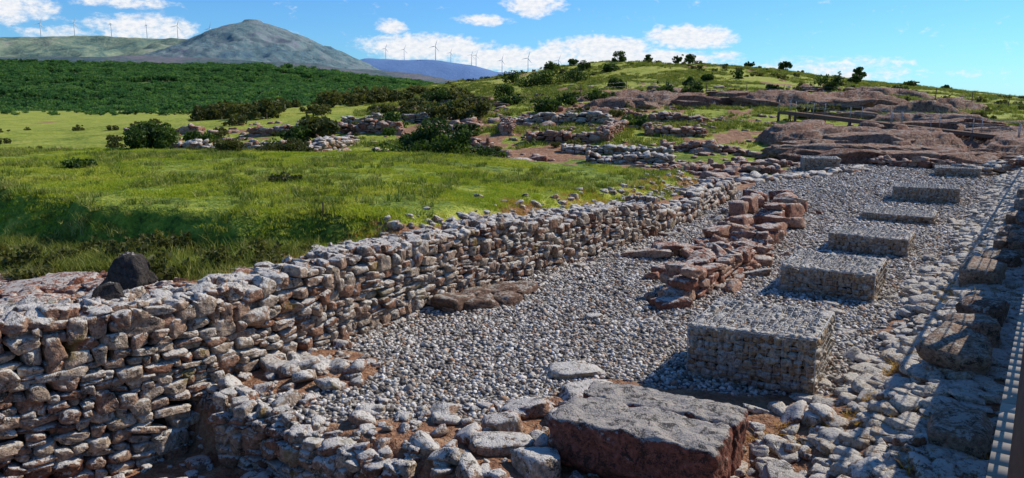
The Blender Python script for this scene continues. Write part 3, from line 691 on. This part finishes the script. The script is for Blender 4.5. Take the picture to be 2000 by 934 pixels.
def shrub(name,x,y,w,h,n=3000,size=.06,m=None,z=None,link=True,nb=14,trunk=0):
    b=Batch();bl=[]
    for _ in range(nb):
        a=rng.uniform(0,6.28);r=math.sqrt(rng.random())*.36*w;zz=trunk+(h-trunk)*rng.uniform(.18,.72)*(1-.45*(r/(.4*w))**2)
        s=rng.uniform(.12,.24)*w;bl.append((math.cos(a)*r,math.sin(a)*r,zz,s,s,min(s*.8,(h-trunk)*.33)))
        cone(b,(0,0,-.1 if not trunk else trunk*.6),(bl[-1][0],bl[-1][1],zz),.02*w+.01,.006*w,5,.5,1)
    if trunk: cone(b,(0,0,-.2),(0.05*w,0,trunk*.8),.05*w,.03*w,7,.5,1)
    for _ in range(8):
        a=rng.uniform(0,6.28);r=.46*w*rng.uniform(.6,1);bl.append((math.cos(a)*r,math.sin(a)*r,trunk+(h-trunk)*rng.uniform(.2,.95)*(1-.3*r/(.46*w)),.07*w,.07*w,.08*h))
    leaves(b,bl,n,size);o=b.build(name,[m or M_BUSH,M_BARK],False,link)
    if link: o.location=(x,y,hz(x,y) if z is None else z);o.rotation_euler=(0,0,rng.uniform(0,6))
    return o
shrub('large_bush',-3.1,28.2,3.7,1.95,11000,.07);shrub('large_bush',-1.7,28.4,3.0,1.7,8000,.07)
shrub('bush',-13.4,29.2,2.3,1.45,7000,.06);shrub('bush',-12.8,30,1.8,1.1,3500,.06)
shrub('bush',-18.8,32.5,2.1,1.4,4500,.06,M_BUSHY);shrub('bush',-8.4,28.4,2.1,1.1,4500,.05,M_BUSHY);shrub('bush',-10.1,27.6,1.1,.6,1800,.05,M_BUSHY)
shrub('bush',-22,33,2.2,1.1,3500,.06);shrub('bush',-20.4,31.5,1.6,.9,2500,.06);shrub('bush',-16.5,30.5,1.,.5,1500,.05)
shrub('weed_clump',-11.6,20.5,.9,.32,900,.05);shrub('weed_clump',-5.2,17.5,.9,.22,700,.05,M_BUSHY)
for x,y,w,h in [(17.6,129,2.6,2.2),(15,76,2.5,2.4),(18.2,79,2.3,2.1),(29,129,2.4,2.2),(27,129,1.8,1.8),(22.5,129,1.7,1.6),(36,89,3.4,3.0),(43.5,88,2.2,1.5),(-8,84,3.4,2.4),(5,100,4,2.2),(2,102,4,2.3),(8.5,101,4,2.2),(-1,92,3,1.8),(60,118,2.5,1.2),(8,72,3.,1.5),(5,71,2.6,1.3),(66,119,2.,.9),(0,76,2.4,1.4),(-4.8,72,2.2,1.2),(10,128,2,1.4),(3,66,3,1.5),(-6,66,3.4,1.6),
    (14,112,2.2,1.4),(11,118,3,1.8),(6,120,3.5,2.),(0,112,3.5,2.),(24,96,1.8,1.4),(30,104,2.,1.5),(12,90,2.2,1.4),(20,88,1.6,1.2),(48,110,2.2,1.6),(28,84,1.8,1.3),(38,126,1.8,1.4),(-6,47,1.8,1.),(-14,50,2.4,1.3),(-20,50,2.2,1.1),(-9,59,2.6,1.5),(-3,53,2,1.1),(9,56,2.2,1.2)]:
    shrub('shrub',x,y,w,h,1300,.12,nb=9)
for x,y,w,h in [(44.5,128,2.1,2.2),(53.5,121,2.3,2.6),(57.5,84,4.2,5.)]:
    shrub('hawthorn_tree',x,y,w,h,1300,.14,trunk=h*.22,nb=11)
src=[shrub('weed_source',0,0,.6,.34,260,.035,M_BUSHY,link=False,nb=7) for _ in range(4)]
X,Y=sample(1500,-18,0,9,22);mk=masks(X,Y);db,_=polysd(BK,X,Y);d,_=polysd(WL,X,Y)
k=(mk[1]>.3)&(d>1.2)&(db<-.3)&(fbm(X*.7,Y*.7,3,57)>rng.normal(.04,.06,len(X)));X,Y=X[k],Y[k]
place('ditch_weeds',X,Y,rng.uniform(.5,1.5,len(X)),.1,src)
src=[shrub('scrub_source',0,0,2.,1.3,500,.12,M_BUSHY,link=False,nb=7) for _ in range(4)]
X,Y=sample(12000,-75,85,44,140);u=X/Y
dn=fbm(X/9,Y/9,3,61)
band=np.exp(-(((Y-(78-X*.6))/15)**2))*(u>-.40)*(u<-.05)*sst(-.15,.12,fbm(X/6,Y/6,3,62))
isb=rng.random(len(X))<band*.42
sm_=(u>-.1)&(dn>-.02)&(rng.random(len(X))<.14)
k=(isb|sm_|((u<-.1)&(Y<85)&(dn>.0)&(rng.random(len(X))<.07)))&~((X>8)&(X<40)&(Y<60))
X,Y,isb=X[k],Y[k],isb[k];s=rng.uniform(.4,1.6,len(X))*np.where(isb,1.1,.42)
place('scrub_bushes',X,Y,s,0,src,-.05)
src=[shrub('oak_source',0,0,4.6,4.2,460,.28,M_FOR,link=False,nb=8,trunk=1.) for _ in range(6)]
n=30000;Y=325+(1100-325)*rng.random(n)**1.25;X=Y*rng.uniform(-.85,-.03,n)
dn=fbm(X/45,Y/45,3,71)+fbm(X/12,Y/12,2,72)*.8
k=dn>rng.uniform(-.2,.14,n);X,Y=X[k],Y[k]
place('oak_forest',X,Y,rng.uniform(.5,1.6,len(X))*np.interp(Y,[325,1100],[.95,1.7]),0,src,-.2,.85)
X=rng.uniform(-170,-60,120);Y=rng.uniform(210,330,120);k=(X<-.25*Y);X,Y=X[k],Y[k]
place('field_trees',X,Y,rng.uniform(.3,.9,len(X)),0,[shrub('oak_source',0,0,4.6,3.6,420,.28,M_FOR,link=False,nb=9,trunk=.6) for _ in range(3)],-.2,.8)
# ------------------------------------------------------------ distant hills
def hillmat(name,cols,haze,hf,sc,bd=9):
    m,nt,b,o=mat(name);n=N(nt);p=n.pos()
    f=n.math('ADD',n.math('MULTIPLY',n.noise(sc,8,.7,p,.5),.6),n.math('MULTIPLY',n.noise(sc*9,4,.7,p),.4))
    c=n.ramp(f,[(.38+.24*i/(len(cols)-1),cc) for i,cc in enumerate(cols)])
    nt.links.new(n.mix(hf,c,haze),b.inputs['Base Color']);b.inputs['Roughness'].default_value=1;b.inputs['Specular IOR Level'].default_value=0  # blue distance haze is blended into the slope's base colour
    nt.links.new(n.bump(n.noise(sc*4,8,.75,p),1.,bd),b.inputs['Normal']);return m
def grid(name,x0,x1,nx,y0,y1,ny,fn,m):
    gx,gy=np.meshgrid(np.linspace(x0,x1,nx),np.linspace(y0,y1,ny));z=fn(gx,gy);i=np.arange(nx*ny).reshape(ny,nx)
    b=Batch();b.add(np.stack([gx,gy,z],-1).reshape(-1,3),np.stack([i[:-1,:-1],i[:-1,1:],i[1:,1:],i[1:,:-1]],-1).reshape(-1,4));return b.build(name,[m],True)
def fmount(X,Y):
    dx=X+865;dy=(Y-2650)*.75;r=np.hypot(dx,dy);w=.5+.5*dx/np.maximum(r,1)
    zr=np.interp(r,[0,26,32,80,165,260,370,480,620],[264,263,255,243,212,176,126,80,20]);zl=np.interp(r,[0,26,32,75,140,225,355,480,620],[264,263,255,242,222,172,122,90,20])
    rid=np.abs(fbm(X/90,Y/90,4,15));return zl*(1-w)+zr*w-rid*65*sst(50,230,r)+fbm(X/30,Y/30,3,18)*7*sst(20,80,r)
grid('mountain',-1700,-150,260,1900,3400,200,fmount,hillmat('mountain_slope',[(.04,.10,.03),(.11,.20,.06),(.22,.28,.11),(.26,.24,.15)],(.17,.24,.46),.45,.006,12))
def fridge(X,Y):
    t=np.interp(X,[-3600,-2100,-1650,-1250,-1000,-700],[238,246,250,238,190,90])
    z=80+(t-80)*sst(2350,3150,Y)-80*sst(3400,4300,Y)
    return z-np.abs(fbm(X/200,Y/200,4,25))*150*sst(2350,2800,Y)*(1-sst(2950,3200,Y))+fbm(X/60,Y/60,3,28)*8
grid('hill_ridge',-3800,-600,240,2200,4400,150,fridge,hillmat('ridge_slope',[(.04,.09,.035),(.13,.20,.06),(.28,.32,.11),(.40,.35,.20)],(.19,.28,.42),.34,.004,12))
def fblue(X,Y):
    t=np.interp(X/6000,[-.32,-.187,-.1,-.05,-.02,.1,.25],[150,318,296,268,215,200,20])
    return -40+(t+40)*np.exp(-((Y-6100)/700)**2)+fbm(X/300,Y/300,4,35)*30
grid('blue_ridge',-3000,1800,160,4800,7200,60,fblue,hillmat('haze_blue_slope',[(.08,.12,.12),(.18,.21,.16)],(.15,.27,.55),.72,.002))
def ffoot(X,Y):
    return np.interp(X/Y,[-.9,-.5,-.4,-.25,-.12,-.02],[92,98,96,80,60,30])*np.exp(-((Y-1800)/420)**2)+fbm(X/120,Y/120,4,45)*14
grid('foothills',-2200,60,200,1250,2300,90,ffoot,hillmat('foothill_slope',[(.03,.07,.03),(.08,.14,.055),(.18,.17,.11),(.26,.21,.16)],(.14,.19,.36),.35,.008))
M_TW=metal('turbine_paint',(.72,.74,.76),.5,0)
b=Batch();cone(b,(0,0,-8),(0,0,60),2.0,1.1,12);box(b,(0,1.5,61),(1.5,3.6,1.5));cone(b,(0,-2.2,61),(0,-4.6,61),1.7,.5,10)
for k in range(3):
    a=k*2.0944+.35;dx,dz=math.sin(a),math.cos(a);p=np.array([0,-3.4,61]);u=np.array([dx,0,dz]);v=np.array([dz,0,-dx])
    V=[];
    for r,wd in ((1,.9),(6,2.1),(16,1.6),(30,.5)):
        V+= [p+u*r-v*wd*.35,p+u*r+v*wd,p+u*r+np.array([0,.45,0])]
    Fq=[]
    for i in range(3):
        for j in range(3): Fq.append([i*3+j,i*3+(j+1)%3,i*3+3+(j+1)%3,i*3+3+j])
    b.add(V,Fq)
tb=b.build('wind_turbine',[M_TW]);tb_me=tb.data;first=True
def turb(x,y,z,sc,rot,yaw):
    global first
    if first: o=tb;first=False
    else: o=bpy.data.objects.new('wind_turbine',tb_me);scene.collection.objects.link(o)
    o.location=(x,y,z);o.scale=(sc,)*3;o.rotation_euler=(0,rot,yaw)
for u in (-.613,-.569,-.521,-.475,-.435,-.393):
    y=3150;x=u*y*.97;turb(x,y,float(fridge(np.array([x]),np.array([float(y)]))[0]),.85,0,rng.normal()*.5)
for u,sc in ((-.165,1.3),(-.141,1.3),(-.10,1.7),(-.08,1.2),(-.053,1.3),(-.047,1.4),(-.013,1.5),(.021,1.7),(.061,1.6)):
    y=6050;x=u*y*.97;turb(x,y,float(fblue(np.array([x]),np.array([float(y)]))[0]),sc,0,rng.normal()*.5)
# ------------------------------------------------------------ sky, sun, camera
SAZ,SEL=math.radians(60),math.radians(40)
w=bpy.data.worlds.new('World');scene.world=w;w.use_nodes=True;nt=w.node_tree;n=N(nt);nt.nodes.clear()
out=nt.nodes.new('ShaderNodeOutputWorld');bg=nt.nodes.new('ShaderNodeBackground');nt.links.new(bg.outputs[0],out.inputs[0])
sky=nt.nodes.new('ShaderNodeTexSky');sky.sky_type='NISHITA';sky.sun_disc=False;sky.sun_elevation=SEL;sky.sun_rotation=SAZ;sky.altitude=600;sky.air_density=1.;sky.dust_density=.3;sky.ozone_density=2.
tc=n.node('ShaderNodeTexCoord').outputs['Generated'];sp=n.node('ShaderNodeSeparateXYZ');nt.links.new(tc,sp.inputs[0])
az=n.math('MULTIPLY',n.math('ARCTAN2',sp.outputs[0],sp.outputs[1]),57.2958);el=n.math('MULTIPLY',n.math('ARCSINE',sp.outputs[2]),57.2958)
cb=n.node('ShaderNodeCombineXYZ');nt.links.new(az,cb.inputs[0]);nt.links.new(n.math('MULTIPLY',el,1.8),cb.inputs[1])
cn=n.noise(.55,7,.62,cb.outputs[0],.3);cn2=n.noise(2.2,5,.6,cb.outputs[0])
dens=None
for a0,e0,ra,re,st in [(-32.5,5.5,2.8,.9,.9),(-26,6.1,2.8,.4,.6),(-25,4.6,3.2,1.0,.85),(-30,4.1,2,.35,.4),(-8.7,5.1,1.2,.55,.9),(-1.9,5.6,2.3,.4,.8),(1.7,6.6,2.2,.8,1.),(-6.3,3.7,4.8,1.0,1.15),(0,2.9,5,.9,1.15),(6.3,3.6,4.8,.9,1.2),(12.6,4.3,3.4,.9,1.2),(9,2.8,7,.8,1.15),(21,2.3,5,.5,.5),(5,1.6,22,.6,.5)]:
    dx=n.math('DIVIDE',n.math('SUBTRACT',az,a0),ra);dy=n.math('DIVIDE',n.math('SUBTRACT',el,e0),re)
    q=n.math('SUBTRACT',1,n.math('ADD',n.math('MULTIPLY',dx,dx),n.math('MULTIPLY',dy,dy)))
    q=n.math('MULTIPLY',n.math('MAXIMUM',q,-1.5),st)
    dens=q if dens is None else n.math('MAXIMUM',dens,q)
dd=n.math('ADD',dens,n.math('MULTIPLY',n.math('SUBTRACT',n.math('ADD',n.math('MULTIPLY',cn,.7),n.math('MULTIPLY',cn2,.3)),.5),4.))
cm=n.sm(dd,-.3,.8)
sk=n.mix(1,sky.outputs[0],(.44,.86,1.30),'MULTIPLY')
ccol=n.ramp(cn2,[(.3,(6.9,7.3,8.0)),(.6,(8.8,8.8,8.9))])
fin=n.mix(n.math('MULTIPLY',cm,.94),sk,ccol)
nt.links.new(fin,bg.inputs[0]);bg.inputs[1].default_value=.11
sl=bpy.data.lights.new('sun','SUN');sl.energy=5.;sl.angle=math.radians(.5);sl.color=(1,.92,.79);so=bpy.data.objects.new('sun',sl);scene.collection.objects.link(so)
dvec=Vector((math.sin(SAZ)*math.cos(SEL),math.cos(SAZ)*math.cos(SEL),math.sin(SEL)));so.rotation_euler=dvec.to_track_quat('Z','Y').to_euler();so.location=(30,20,40)
cam=bpy.data.cameras.new('camera');co=bpy.data.objects.new('camera',cam);scene.collection.objects.link(co);scene.camera=co
cam.lens=27;cam.sensor_width=36;cam.clip_start=.05;cam.clip_end=20000
co.location=(0,0,3.3);co.rotation_euler=(math.radians(90-10.3),0,0)
scene.view_settings.view_transform='Standard';scene.view_settings.look='None';scene.view_settings.exposure=0
